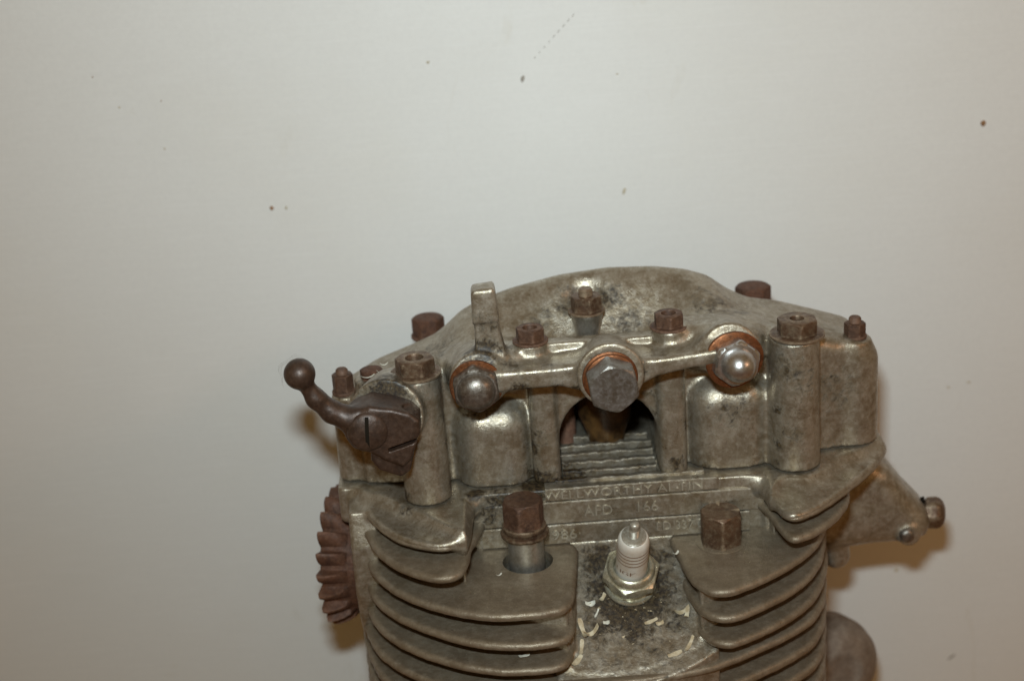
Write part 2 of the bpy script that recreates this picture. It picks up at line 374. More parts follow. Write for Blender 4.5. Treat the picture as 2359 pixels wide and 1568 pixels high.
# ------------------------------------------------------------------ the setting
WY = 14.0
def wall():
    m = MB(); m.add([(-90, WY, -26), (90, WY, -26), (90, WY, 60), (-90, WY, 60), (-90, WY+1.8, -26), (90, WY+1.8, -26), (90, WY+1.8, 60), (-90, WY+1.8, 60)],
                    [(0, 1, 2, 3), (5, 4, 7, 6), (3, 2, 6, 7), (1, 5, 6, 2), (4, 0, 3, 7)])
    o = m.build('wall', 'wall', smooth=0); tag(o, kind='structure')
    rnd = random.Random(5)
    def stain(px, py, rx, ry, rot, mat, th=0.03, name='paint_stain'):
        c = P(px, py, y=WY); n = 14; vs = []; mm = MB(); s = 52.0*65/72*1.25
        ring = [(math.cos(2*math.pi*k/n)*rx/s*rnd.uniform(.75, 1.15), math.sin(2*math.pi*k/n)*ry/s*rnd.uniform(.75, 1.15)) for k in range(n)]
        ca, sa = math.cos(rot), math.sin(rot)
        for sc, yy in ((1, -0.002), (0.8, -th), (0.3, -th*1.4)):
            vs += [(c[0]+(x*ca-y*sa)*sc, WY+yy, c[2]+(x*sa+y*ca)*sc) for x, y in ring]
        fs = [(i*n+(k+1) % n, i*n+k, (i+1)*n+k, (i+1)*n+(k+1) % n) for i in (0, 1) for k in range(n)] + [tuple(reversed(range(2*n, 3*n)))]
        mm.add(vs, [tuple(reversed(q)) for q in fs]); mm.build(name, mat, o, 60)
    stain(2265, 285, 8, 9, 0.3, 'spot', 0.06, 'spatter'); stain(626, 480, 6, 6, 0, 'spot', 0.05, 'spatter'); stain(659, 479, 4, 5, 0, 'spot_light', 0.03, 'spatter')
    stain(986, 144, 5, 4, 0, 'spot_light', 0.02, 'spatter'); stain(1204, 182, 5, 10, -0.35, 'scuff', 0.01, 'scuff'); stain(275, 248, 3, 3, 0, 'spot_light', 0.02, 'spatter')
    stain(379, 343, 3, 3, 0, 'spot_light', 0.02, 'spatter'); stain(1438, 440, 5, 11, -0.3, 'spot_light', 0.005, 'scuff'); stain(2065, 1312, 7, 7, 0.4, 'spot_light', 0.01, 'scuff')
    stain(2192, 1512, 4, 16, -0.9, 'scuff', 0.005, 'scuff'); stain(213, 178, 2, 2, 0, 'spot', 0.02, 'spatter'); stain(371, 233, 2, 2, 0, 'spot', 0.02, 'spatter')
    stain(1422, 171, 4, 2, 0, 'spot_light', 0.005, 'scuff'); stain(2232, 880, 7, 3, 0, 'spot_light', 0.004, 'scuff'); stain(2185, 892, 6, 3, 0, 'spot_light', 0.004, 'scuff')
    # the thin dashed pencil-like scuff
    for k in range(9):
        t = k/8; stain(1232+t*88, 133-t*97, 6 if k > 3 else 3.5, 1.2, 0.83, 'scuff', 0.003, 'scuff')
    b = MB(); b.add([(-90, -120, -26), (90, -120, -26), (90, WY, -26), (-90, WY, -26), (-90, -120, -29), (90, -120, -29), (90, WY, -29), (-90, WY, -29)],
                    [(0, 1, 2, 3), (4, 7, 6, 5), (0, 4, 5, 1), (1, 5, 6, 2), (3, 7, 4, 0)])
    tag(b.build('bench_top', 'wood', smooth=0), kind='structure')  # unseen bench, coloured as wood for its warm bounce
wall()

# ------------------------------------------------------------------ the engine
ENG = empty('motorcycle_engine', (0, 0, 0))
tag(ENG, 'old finned aluminium motorcycle engine top end with rusty nuts standing before a white wall', 'engine')

# ---- rocker box casting
def rocker_box():
    V = Vol((-12.4, -3.6, -0.3), (13.2, 12.2, 9.8), 0.085)
    plan = [(-7.9, 1.1), (-3.2, 1.15), (4.2, 1.25), (8.9, 1.3), (10.9, 1.75), (11.75, 3.0), (11.9, 5.5), (10.8, 9.3), (7.5, 11), (-7.5, 11), (-10.6, 9), (-11.1, 5), (-10.9, 2.9), (-9.9, 1.4)]
    rx = [-13, -11.2, -10.4, -9.3, -7.6, -6.7, -6.1, -5.5, -4.6, -3.2, -1.2, 0.9, 2.9, 4.2, 5.2, 6.0, 6.9, 8.2, 9.9, 11.2, 12.2, 13.5]
    rz = [2.6, 3.2, 3.6, 4.25, 4.85, 5.2, 5.65, 6.2, 6.65, 7.08, 7.5, 7.68, 7.58, 7.36, 7.0, 6.35, 5.85, 5.6, 5.05, 4.6, 3.3, 3.0]
    fx = [-13, -10.5, -9.0, -7, -5, -3.5, -2.5, 2.8, 3.6, 5, 7, 9, 11, 13]
    fz = [3.3, 3.6, 4.2, 5.0, 5.7, 5.8, 5.75, 5.75, 6.0, 6.1, 5.8, 5.2, 4.6, 4.2]
    gx = np.linspace(-13.5, 13.5, 541); ker = np.hanning(19); ker /= ker.sum()
    sm = lambda a, b: np.convolve(np.pad(np.interp(gx, a, b), 9, mode='edge'), ker, 'valid')
    rzs = sm(rx, rz); fzs = sm(fx, fz)
    def H(X, Y):
        x2, y2 = np.broadcast_arrays(X, Y)
        ridge = np.interp(x2, gx, rzs); front = np.interp(x2, gx, fzs)
        cen = np.clip(1-np.abs(x2-0.2)/4.2, 0, 1); cen = cen*cen*(3-2*cen); cen = np.minimum(cen*1.6, 1)
        t0 = np.interp(x2, [-11, -5, -3.4, 3.6, 5.5, 11], [0.8, 1.0, 2.6, 2.6, 1.0, 0.8]); t1 = np.interp(x2, [-11, -5, -3, 3, 5, 11], [6.0, 5.2, 5.0, 5.0, 5.0, 6.0])
        t = np.clip((y2-t0)/(t1-t0), 0, 1); t = t*t*(3-2*t)
        h = front*(1-t)+ridge*t
        h = h - 0.75*cen*np.exp(-((y2-2.0)/1.1)**2)
        q = np.clip(y2-5.0, 0, 8); h = h - 0.34*q - 0.05*q*q
        return h.astype(np.float32)
    V.prism(plan, -0.6, 8.2, 0.45, 0.2, height=H)
    # cavity behind the arch
    # pods over the valve springs
    V.box((-4.42, 1.9, 1.2), (1.60, 1.75, 2.45), 1.15, 0.28)
    V.box((5.50, 2.1, 1.3), (1.78, 1.8, 2.65), 1.2, 0.28)
    V.box((-4.6, 1.4, 4.9), (1.5, 1.1, 0.7), 0.5, 0.5); V.box((5.3, 1.6, 5.2), (1.6, 1.1, 0.8), 0.5, 0.5)
    # pillars beside the arch
    V.box((-2.28, 0.95, 2.1), (0.56, 0.8, 3.2), 0.4, 0.22)
    V.box((2.98, 1.05, 2.1), (0.60, 0.9, 3.3), 0.42, 0.22)
    # stud columns
    V.cyl((-7.28, -0.15, -0.8), (-7.28, -0.15, 5.5), 0.98, 0.90, 0.06, 0.5)
    V.box((-7.2, 0.9, 2.0), (0.75, 1.0, 3.6), 0.3, 0.3)
    V.cyl((8.08, 0.5, -0.8), (8.08, 0.5, 5.68), 1.05, 0.98, 0.06, 0.5)
    V.box((8.2, 1.2, 2.0), (0.9, 0.7, 3.7), 0.3, 0.3)
    # corner lugs
    p = P(793, 905, y=2.3); V.cyl((p[0]+.02, 2.3, -0.8), (p[0]+.02, 2.3, p[2]), 0.62, 0.56, 0.08, 0.45)
    p = P(1969, 778, y=2.4); V.cyl((p[0], 2.4, -0.8), (p[0], 2.4, p[2]), 0.78, 0.66, 0.1, 0.5)
    V.box((11.3, 3.0, 1.9), (0.5, 1.0, 2.2), 0.45, 0.9)
    # left front flat with its nut
    p = P(857, 868, y=1.7); V.cyl((p[0], 1.7, 2.5), (p[0], 1.7, p[2]), 0.75, None, 0.08, 0.5)
    # front web (feed bar) between the acorn nuts
    zb = 5.70
    V.prism([(-4.9, 5.22), (-1.6, 5.28), (-0.6, 4.95), (1.4, 5.0), (2.2, 5.40), (5.2, 5.95), (5.2, 6.42), (2.2, 6.18), (0.5, 6.3), (-1.8, 6.12), (-4.9, 6.08)], -2.0, 0.6, 0.20, 0.25, axis=1)
    V.cyl((0.34, -2.75, 5.95), (0.34, -0.3, 5.75), 1.32, 0.95, 0.1, 0.3)
    # ledge joining web and top
    V.box((0.3, 0.5, 5.75), (4.3, 0.95, 0.36), 0.25, 0.3)
    # acorn nut bosses
    V.cyl((-4.80, -1.55, 5.62), (-4.80, 1.6, 5.1), 1.15, 1.0, 0.15, 0.5)
    V.cyl((5.15, -1.55, 6.05), (5.15, 1.6, 5.3), 1.2, 1.0, 0.15, 0.6)
    # bosses under the two small flanged nuts
    pa = P(1222, 785, y=-0.35); pb = P(1541, 752, y=-0.25)
    V.cyl((pa[0], -0.35, 5.2), (pa[0], -0.35, pa[2]), 0.70, 0.62, 0.05, 0.3)
    V.cyl((pb[0], -0.25, 5.2), (pb[0], -0.25, pb[2]), 0.72, 0.68, 0.05, 0.3)
    V.box((-4.0, -0.3, 5.9), (0.9, 0.8, 0.6), 0.3, 0.4); V.box((3.9, 0.2, 6.2), (1.2, 0.9, 0.6), 0.35, 0.5)
    # raised machined edge
    V.box((0.1, -0.28, 6.35), (2.5, 0.22, 0.2), 0.06, 0.12)
    # recessed pillar in the dome
    pm = P(1351, 716, y=2.7); V.cyl((pm[0], 2.9, 3.5), (pm[0], 2.9, pm[2]-1.2), 0.8, 0.4, 0.06, 0.3)
    V.cyl((pm[0]+.03, 3.4, pm[2]+0.1), (pm[0]+.03, 3.4, pm[2]+2.5), 1.0, 1.15, 0.1, 0.5, 'cut')
    # lifting lug, leaning slightly back
    V.prism([(-4.85, 5.5), (-4.80, 7.6), (-4.78, 9.0), (-3.92, 9.0), (-3.82, 7.6), (-3.62, 6.4), (-3.2, 5.5)], -1.15, -0.35, 0.1, 0.25, axis=1)
    V.prism([(-4.86, 7.85), (-4.83, 9.15), (-4.72, 9.27), (-3.98, 9.32), (-3.88, 9.2), (-3.80, 7.9)], -1.28, -0.3, 0.12, 0.03, axis=1)
    # boss that carries the lever
    pb_ = P(890, 957, y=-1.45); V.cyl(pb_, pb_+np.array([0.3, 2.2, -0.3]), 1.50, 1.4, 0.05, 0.2)
    V.box((0.35, 1.3, 2.2), (2.2, 0.72, 3.1), 0.12, 0.2)
    # arch opening
    arch = [(-1.70, -1.0)] + [(0.35-2.05*math.cos(a), 1.75+2.05*math.sin(a)) for a in np.linspace(0, math.pi, 17)] + [(2.40, -1.0)]
    V.prism(arch, -1.2, 8.8, 0.05, 0.12, 'cut', axis=1)
    V.box((0.3, 5.7, 2.4), (3.0, 3.4, 2.2), 0.5, 0.2, 'cut')
    # step (parting flange) above the gasket line and flat underside
    V.box((6.9, -0.1, -0.1), (0.0, 0.0, 0.0), 0.0, 0.01)
    V.cut_below(0.04)
    v, fq = V.mesh()
    g = grime_shade_at(v, [spot(930, 1140, -.5, 0.5, .8), spot(1085, 860, -2, 1.6, .45), spot(1115, 815, -1, 1.0, .8), spot(1180, 840, -1.6, .5, .6), spot(1100, 950, 0, 1.1, .5), spot(1260, 1100, .4, .7, .9),
                     spot(1235, 1090, .6, .8, .7), spot(1500, 910, .2, .6, .55), spot(1030, 880, .3, .9, .6), spot(900, 900, -1.2, 1.2, .75), spot(850, 880, 1, .9, .6), spot(1710, 930, -.1, .9, .5), spot(1330, 890, -1.8, .4, .7),
                     spot(1800, 850, -.5, 1.2, .45), spot(1460, 890, -1.5, .5, .5), spot(1620, 1080, .3, .4, .8), spot(1785, 1070, -.2, .35, .8), spot(1240, 1000, .3, .6, .5), spot(1820, 1000, -.5, .8, .4), spot(880, 1030, -.6, .9, .5), spot(1115, 730, -1, .9, .45), spot(1260, 830, -2, .8, .5), spot(1580, 790, 0, .8, .45), spot(1210, 960, .3, .5, .6), spot(1560, 1060, .3, .6, .6), spot(1750, 900, -.2, .6, .6), spot(1030, 960, -.3, .8, .5), spot(1035, 1110, -.2, .6, .6), spot(1500, 960, .4, .5, .6), spot(1680, 950, .2, 1.1, .42), spot(1650, 720, 3, 1.8, .4), spot(1000, 800, 3, 1.5, .42), spot(1045, 1020, -.2, .55, .75), spot(1225, 1030, .3, .45, .75), spot(1590, 980, .3, .5, .7), spot(1600, 900, .2, .6, .6), spot(1785, 950, -.2, .45, .7), spot(1785, 1020, -.2, .45, .7), spot(1350, 870, -2, .6, .5), spot(1470, 860, -2, .6, .6), spot(1540, 880, -1.5, .6, .6), spot(1200, 895, -1.9, .6, .7), spot(1280, 900, -1.9, .6, .6), spot(1160, 790, -.8, .7, .6), spot(1310, 690, 4, .9, .5), spot(1400, 690, 4, .9, .5), spot(1450, 740, 3, 1.3, .45), spot(1250, 730, 3, 1.2, .45), spot(1850, 880, -.5, .9, .4), spot(1920, 900, 1.5, 1.5, .35), spot(820, 1010, 0.6, 1.2, .5), spot(990, 900, -1, .6, .4)])  # oily grime, plus spots added to darken recesses and joints for contrast
    return link_mesh('rocker_box', v, fq, 'alu', ENG, 180, g)
ROCK = rocker_box()

def nut(name, parent, px, py, y, rf, h, mat, washer=None, axis=(0, 0, 1), phase=0.3, hole=0, stud=None, wmat=None, collar=0.0, taper=False, label=None):
    c = P(px, py, y=y); mb = MB()
    a = np.array(axis, float); a /= np.linalg.norm(a)
    base = c.copy()
    if washer:
        wr, wt = washer
        lathe(mb, base - a*0.0, a, [(0, wr*0.96), (0.03, wr), (wt-0.03, wr), (wt, wr*0.95), (wt+0.02, rf*0.9)], 48); base = base + a*wt
    hex_prof(mb, base, a, rf, h, phase, hole=hole)
    o = mb.build(name, mat, parent, 32)
    if stud:
        sr, sh = stud; m2 = MB(); lathe(m2, base + a*(h-0.05), a, [(0, sr), (sh, sr), (sh+0.07, sr*0.8)], 28); m2.build('stud', mat, o, 40)
    if label: o['label'] = label
    return o

nut('hex_nut', ROCK, 958, 862, -0.15, 0.72, 0.60, 'rust_alu', (1.05, 0.14), phase=0.15, hole=0.38, label='brown flanged nut on the left column')
nut('hex_nut', ROCK, 1836, 772, 0.5, 0.74, 0.60, 'rust_alu', (1.12, 0.14), phase=0.5, hole=0.3, label='yellowish flanged nut on the right column')
nut('hex_nut', ROCK, 1222, 787, -0.35, 0.52, 0.50, 'rust', (0.72, 0.12), phase=0.35, hole=0.3)
nut('hex_nut', ROCK, 1541, 754, -0.25, 0.54, 0.50, 'rust', (0.76, 0.12), phase=0.5, hole=0.3)
pm_ = P(1351, 716, y=2.7); m = MB(); lathe(m, (pm_[0], 2.66, pm_[2]-1.6), (0, 0, 1), [(0, 0.30), (0.4, 0.42), (1.55, 0.70), (1.6, 0.66)], 48); m.build('stud_pillar', 'machined', ROCK, 40)
nut('hex_nut', ROCK, 1351, 718, 2.7, 0.58, 0.62, 'rust_alu', (0.78, 0.12), phase=0.28, stud=(0.3, 0.3))
nut('hex_nut', ROCK, 793, 905, 2.3, 0.40, 0.72, 'rust', (0.50, 0.16), phase=0.1, stud=(0.26, 0.22), label='small rusty nut on the left corner stud')
nut('hex_nut', ROCK, 1969, 776, 2.4, 0.40, 0.52, 'rust', (0.50, 0.14), phase=0.3, stud=(0.26, 0.24), label='small brown nut on the right corner stud')
nut('hex_nut', ROCK, 857, 868, 1.7, 0.44, 0.36, 'rust_light', None, phase=0.2)
nut('hex_nut', ROCK, 989, 775, 8.0, 0.66, 0.80, 'rust_light', (0.82, 0.15), phase=0.0)
nut('hex_nut', ROCK, 1735, 700, 8.0, 0.72, 0.74, 'rust_light', (0.85, 0.15), phase=0.1)

def acorn(name, px, py, y, rf, mat, wr, peak, length, phase, axis=(0, -1, 0), df=0.88):
    c = P(px, py, y=y); e = empty(name, (0, 0, 0), ROCK)
    m = MB(); lathe(m, c, axis, [(-0.1, wr*0.97), (0.02, wr), (0.12, wr), (0.16, wr*0.96), (0.17, rf*0.8)], 56, lambda t, r, h: r*(1+0.012*math.sin(3*t+1)))
    m.build('copper_washer', 'copper', e, 40)
    m = MB(); a = np.array(axis, float); a /= np.linalg.norm(a)
    prof = [(0.14, 1)] + [(0.14+0.5*k/8, 1) for k in range(1, 9)] + [(0.66, -rf*0.955), (0.67, -rf*df)]
    hh = 0.64
    def rad(t, r, h):
        if r < 0: return -r
        return min(hexr(t, rf), rf*0.955+(hh-h)/0.7, rf*1.12)
    dome = []
    for k in range(1, 13):
        u = k/12*math.pi/2; dome.append((0.66+math.sin(u)*length, -max(rf*df*(math.cos(u)**peak), 0.01)))
    lathe(m, c, a, prof+dome, 72, rad, phase); m.build('domed_nut', mat, e, 40)
    return e
acorn('acorn_nut', 1097, 886, -1.65, 0.86, 'steel', 1.06, 0.85, 0.5, 0.45)
acorn('acorn_nut', 1690, 826, -1.65, 0.86, 'bright', 1.17, 1.0, 0.78, 0.72, (0.12, -1, 0), 0.80)

def centre_bolt():
    c = P(1405, 868, y=-2.80); e = empty('feed_bolt', (0, 0, 0), ROCK); ax = np.array([0.05, -1, -0.02])
    m = MB(); lathe(m, c, ax, [(-0.05, 1.06), (0.0, 1.08), (0.10, 1.08), (0.13, 1.04), (0.135, 0.7)], 56); m.build('copper_washer', 'copper', e, 40)
    m = MB(); lathe(m, c+np.array([0.02, -0.14, 0.0]), ax, [(0.0, 1.0), (0.02, 1.02), (0.14, 1.02), (0.17, 0.98), (0.175, 0.7)], 56); m.build('copper_washer', 'copper', e, 40)
    m = MB(); hex_prof(m, c+np.array([0.02, -0.30, 0.0]), ax, 0.90, 0.92, 0.38, slope=0.7); m.build('bolt_head', 'bolt_face', e, 30)
centre_bolt()

# ---- lever with ball end, clamp and slotted screw
def lever():
    Y = -2.5
    V = Vol((-14.2, -4.6, 0.2), (-6.3, -0.9, 8.8), 0.055)
    b = P(690, 861, y=Y-.3); V.caps(b, b+np.array([0.001, 0, 0]), 0.61, None, 0.01)
    pts = [(703, 884, -.2, .30), (728, 918, -.1, .37), (765, 948, 0, .43), (800, 962, 0, .46), (838, 968, .1, .55)]
    for i in range(len(pts)-1):
        a, c = pts[i], pts[i+1]; V.caps(P(a[0], a[1], y=Y+a[2]), P(c[0], c[1], y=Y+c[2]), a[3], c[3], 0.2)
    s = P(848, 985, y=Y)
    V.cyl(s+np.array([0, 1.1, 0]), s+np.array([0, -0.25, 0]), 0.98, 0.92, 0.12, 0.25)
    poly = [P(px, py, y=Y)[[0, 2]] for px, py in [(850, 930), (905, 935), (945, 945), (967, 962), (969, 990), (958, 1022), (948, 1052), (930, 1068), (885, 1052), (850, 1030), (820, 1022), (810, 985)]]
    V.prism(poly, Y-0.35, Y+1.3, 0.16, 0.25, axis=1)
    poly = [P(px, py, y=Y)[[0, 2]] for px, py in [(855, 1020), (954, 1045), (946, 1082), (925, 1096), (874, 1080), (855, 1058)]]
    V.prism(poly, Y-0.12, Y+1.1, 0.10, 0.06, axis=1)
    a = P(893, 1003, y=Y); c = P(990, 1022, y=Y); d = c-a; L = np.linalg.norm(d); ang = math.atan2(d[2], d[0])
    mid = (a+c)/2; V.box(mid, (L/2, 0.9, 0.075), 0.01, 0.03, 'cut', ry=ang)
    V.cyl(P(948, 942, y=Y+.25), P(948, 942, y=Y+.25)+np.array([0, -0.05, 0.9]), 0.36, None, 0.03, 0.05, 'cut')
    v, fq = V.mesh(); o = link_mesh('lever', v, fq, 'steel_dark', ENG, 180)
    # screw
    m = MB(); c = s+np.array([0, -0.27, 0]); R = 0.80
    prof = [(0, R*0.98), (0.10, R)] + [(0.10+0.26*math.sin(u), R*math.cos(u)) for u in np.linspace(0.15, 1.45, 8)]
    lathe(m, c, (0.06, -1, 0.03), prof, 48); sc = m.build('slotted_screw', 'steel_dark', o, 40)
    m = MB(); h = R*0.86; wd = 0.075
    u = np.array([0.06, 0, 1.0]); u /= np.linalg.norm(u); n = np.array([1.0, 0, -0.06]); t = c+np.array([0.0, -0.30, 0])
    # black strip laid on the screw head, painting the slot's shade
    vs = [t+u*h+n*wd, t+u*h-n*wd, t-u*h-n*wd, t-u*h+n*wd]
    vs = [v_+np.array([0, -0.055 if False else -0.012-0.0*k, 0]) for k, v_ in enumerate(vs)]
    seg = 12; vv = []; ff = []
    for k in range(seg+1):
        q = -h+2*h*k/seg; dz = 0.26*math.sqrt(max(0, 1-(q/R)**2)); y0 = -0.10-dz
        vv += [c+u*q+n*wd+np.array([0, y0-0.012, 0]), c+u*q-n*wd+np.array([0, y0-0.012, 0])]
        if k: ff.append((2*k-2, 2*k-1, 2*k+1, 2*k))
    m.add(vv, ff); m.build('screw_slot', 'black', sc, 40)
    # bolt head showing in the clamp ear
    m = MB(); hex_prof(m, P(946, 952, y=Y+.25), (0, -0.1, 1), 0.28, 0.08, 0.2); m.build('clamp_bolt', 'steel_dark', o, 30)
    # stray hairs on the ball
    rnd = random.Random(3)
    for k in range(3):
        n = 14; m = MB(); pp = []
        for i in range(n):
            a = math.pi*(0.35+0.75*i/n)+k*0.25; rr = 0.68+0.06*math.sin(i*0.9+k)+0.05*k
            pp.append(b + np.array([math.cos(a)*rr, -0.1+0.05*k, math.sin(a)*rr]))
        vs = []
        for q in pp:
            for j in range(3): vs.append(q+0.003*np.array([math.cos(j*2.1), 0, math.sin(j*2.1)])+np.array([0, 0.003*j, 0]))
        m.add(vs, [(i*3+j, i*3+(j+1) % 3, i*3+3+(j+1) % 3, i*3+3+j) for i in range(n-1) for j in range(3)]); m.build('hair', 'hair', o, 180)
lever()

# ------------------------------------------------------------------ cylinder head
TAN = math.tan(math.radians(34.5))
def valley_z(y): return -2.6+(y+0.3)*TAN
def arc(p0, p1, c, n=40):
    """ring from p0 round the back to p1 about c"""
    a0 = math.atan2(p0[1]-c[1], p0[0]-c[0]); a1 = math.atan2(p1[1]-c[1], p1[0]-c[0])
    while a1 < a0: a1 += 2*math.pi
    r0 = math.hypot(p0[0]-c[0], p0[1]-c[1]); r1 = math.hypot(p1[0]-c[0], p1[1]-c[1]); out = []
    for k in range(1, n):
        t = k/n; a = a0+(a1-a0)*t; e = min(t, 1-t)*2; r = (r0*(1-t)+r1*t)*(1-min(1, e*1.4)) + 9.6*min(1, e*1.4); out.append((c[0]+r*math.cos(a), c[1]+r*math.sin(a)))
    return out
CEN = (-0.4, 3.6)
def pl(lst, z): return [tuple(P(a, b, z=z)[:2]) for a, b in lst]
FINS = []   # (top z, outline polygon, thickness)
def fin_outline(left, right, z, mid=None):
    L = catmull(pl(left, z), 5); Rr = catmull(pl(right, z), 5)
    mid = mid or ([(-5.0, -0.28), (6.3, -0.28)] if z > -2 else [(-1.5, 0.0), (2.7, 0.0)] if z > -5 else [])
    front = [tuple(p) for p in L] + mid + [tuple(p) for p in Rr]
    return front + arc(front[-1], front[0], CEN)

outl = {}
LOBE_L = [(846, 1182), (880, 1215), (930, 1242), (1000, 1256), (1050, 1250), (1074, 1230), (1080, 1205), (1086, 1182)]
LOBE_R = [(1772, 1140), (1790, 1168), (1812, 1184), (1840, 1186), (1890, 1165), (1945, 1128), (1990, 1092), (2022, 1062), (2036, 1030)]
outl[1] = (-0.50, fin_outline([(846, 1182), (880, 1215), (930, 1242), (1000, 1256), (1050, 1250), (1074, 1230), (1080, 1205), (1086, 1182)], [(1772, 1140), (1790, 1168), (1812, 1184), (1840, 1186), (1890, 1165), (1945, 1128), (1990, 1092), (2022, 1062), (2036, 1030)], -0.50))
outl[2] = (-1.25, fin_outline([(845, 1232), (870, 1270), (920, 1303), (985, 1325), (1035, 1326), (1066, 1312), (1080, 1285), (1086, 1258), (1100, 1236)], [(1765, 1172), (1785, 1200), (1812, 1230), (1842, 1235), (1890, 1215), (1935, 1180), (1955, 1150), (1958, 1125)], -1.25))
outl[3] = (-2.55, fin_outline([(842, 1275), (856, 1312), (895, 1348), (960, 1380), (1050, 1405), (1140, 1416), (1230, 1411), (1290, 1401), (1312, 1388), (1323, 1365), (1328, 1320), (1332, 1262)], [(1540, 1236), (1560, 1275), (1588, 1325), (1620, 1350), (1660, 1360), (1705, 1352), (1790, 1315), (1850, 1278), (1886, 1245), (1905, 1205)], -2.55))
outl[4] = (-3.7, fin_outline([(841, 1330), (860, 1374), (905, 1412), (970, 1442), (1060, 1470), (1150, 1483), (1240, 1481), (1297, 1470), (1318, 1455), (1325, 1430), (1327, 1390), (1328, 1330)], [(1553, 1290), (1572, 1340), (1600, 1388), (1632, 1412), (1670, 1420), (1715, 1411), (1800, 1372), (1860, 1332), (1892, 1290), (1903, 1240)], -3.7))
outl[5] = (-4.85, fin_outline([(842, 1390), (866, 1436), (915, 1475), (985, 1506), (1070, 1530), (1150, 1541), (1235, 1540), (1293, 1530), (1314, 1515), (1322, 1490), (1325, 1440), (1327, 1380)], [(1562, 1350), (1583, 1400), (1608, 1446), (1638, 1470), (1672, 1479), (1715, 1470), (1805, 1428), (1866, 1385), (1896, 1340), (1908, 1280)], -4.85))
full = lambda z, dy=0: fin_outline([(846, 1455+dy), (872, 1500+dy), (930, 1540+dy), (1000, 1570+dy), (1080, 1592+dy), (1170, 1603+dy), (1260, 1598+dy), (1350, 1582+dy), (1440, 1567+dy), (1530, 1555+dy), (1620, 1538+dy), (1700, 1512+dy), (1800, 1468+dy)], [(1830, 1452+dy), (1872, 1424+dy), (1898, 1385+dy), (1905, 1330+dy)], z)
z0 = -6.0
base_full = full(z0)
outl[6] = (z0, base_full)

def build_fin(name, parent, zt, poly, t=0.42, mat='fin', rim=0.10, wav=0.0):
    pts = [np.array(p) for p in poly]
    # even spacing along the rim
    cl = pts+[pts[0]]; seg = [np.linalg.norm(cl[i+1]-cl[i]) for i in range(len(pts))]; cum = np.concatenate([[0], np.cumsum(seg)])
    n = int(cum[-1]/0.16); cl = np.array(cl); tt = np.linspace(0, cum[-1], n, endpoint=False)
    pts = [np.array([np.interp(t, cum, cl[:, 0]), np.interp(t, cum, cl[:, 1])]) for t in tt]; nor = []
    for i in range(n):
        e = pts[(i+1) % n]-pts[i-1]; e = e/np.linalg.norm(e); nor.append(np.array([e[1], -e[0]]))   # outward for ccw
    rings = [(0.24, 0.0), (0.15, -0.012), (0.08, -0.045), (0.025, -0.10), (0.0, -0.17), (0.0, -t+0.12), (0.04, -t+0.03), (0.12, -t)]
    vs = []; fs = []; rg = np.random.RandomState(int(abs(zt)*100)); jit = np.convolve(rg.randn(n+8), np.ones(3)/3, 'valid')[:n]*0.016
    for ins, dz in rings:
        for i in range(n):
            p = pts[i]-nor[i]*(ins+(jit[i] if 0 < ins < 0.1 or ins == 0 else 0)); vs.append((p[0], p[1], zt+dz))
    m = len(rings)
    for r in range(m-1):
        for i in range(n): fs.append((r*n+(i+1) % n, r*n+i, (r+1)*n+i, (r+1)*n+(i+1) % n))
    fs.append(tuple(range(n))); fs.append(tuple(reversed(range((m-1)*n, m*n))))
    vs = np.array(vs); g = np.zeros(len(vs))
    return link_mesh(name, vs, fs, mat, parent, 50, g)

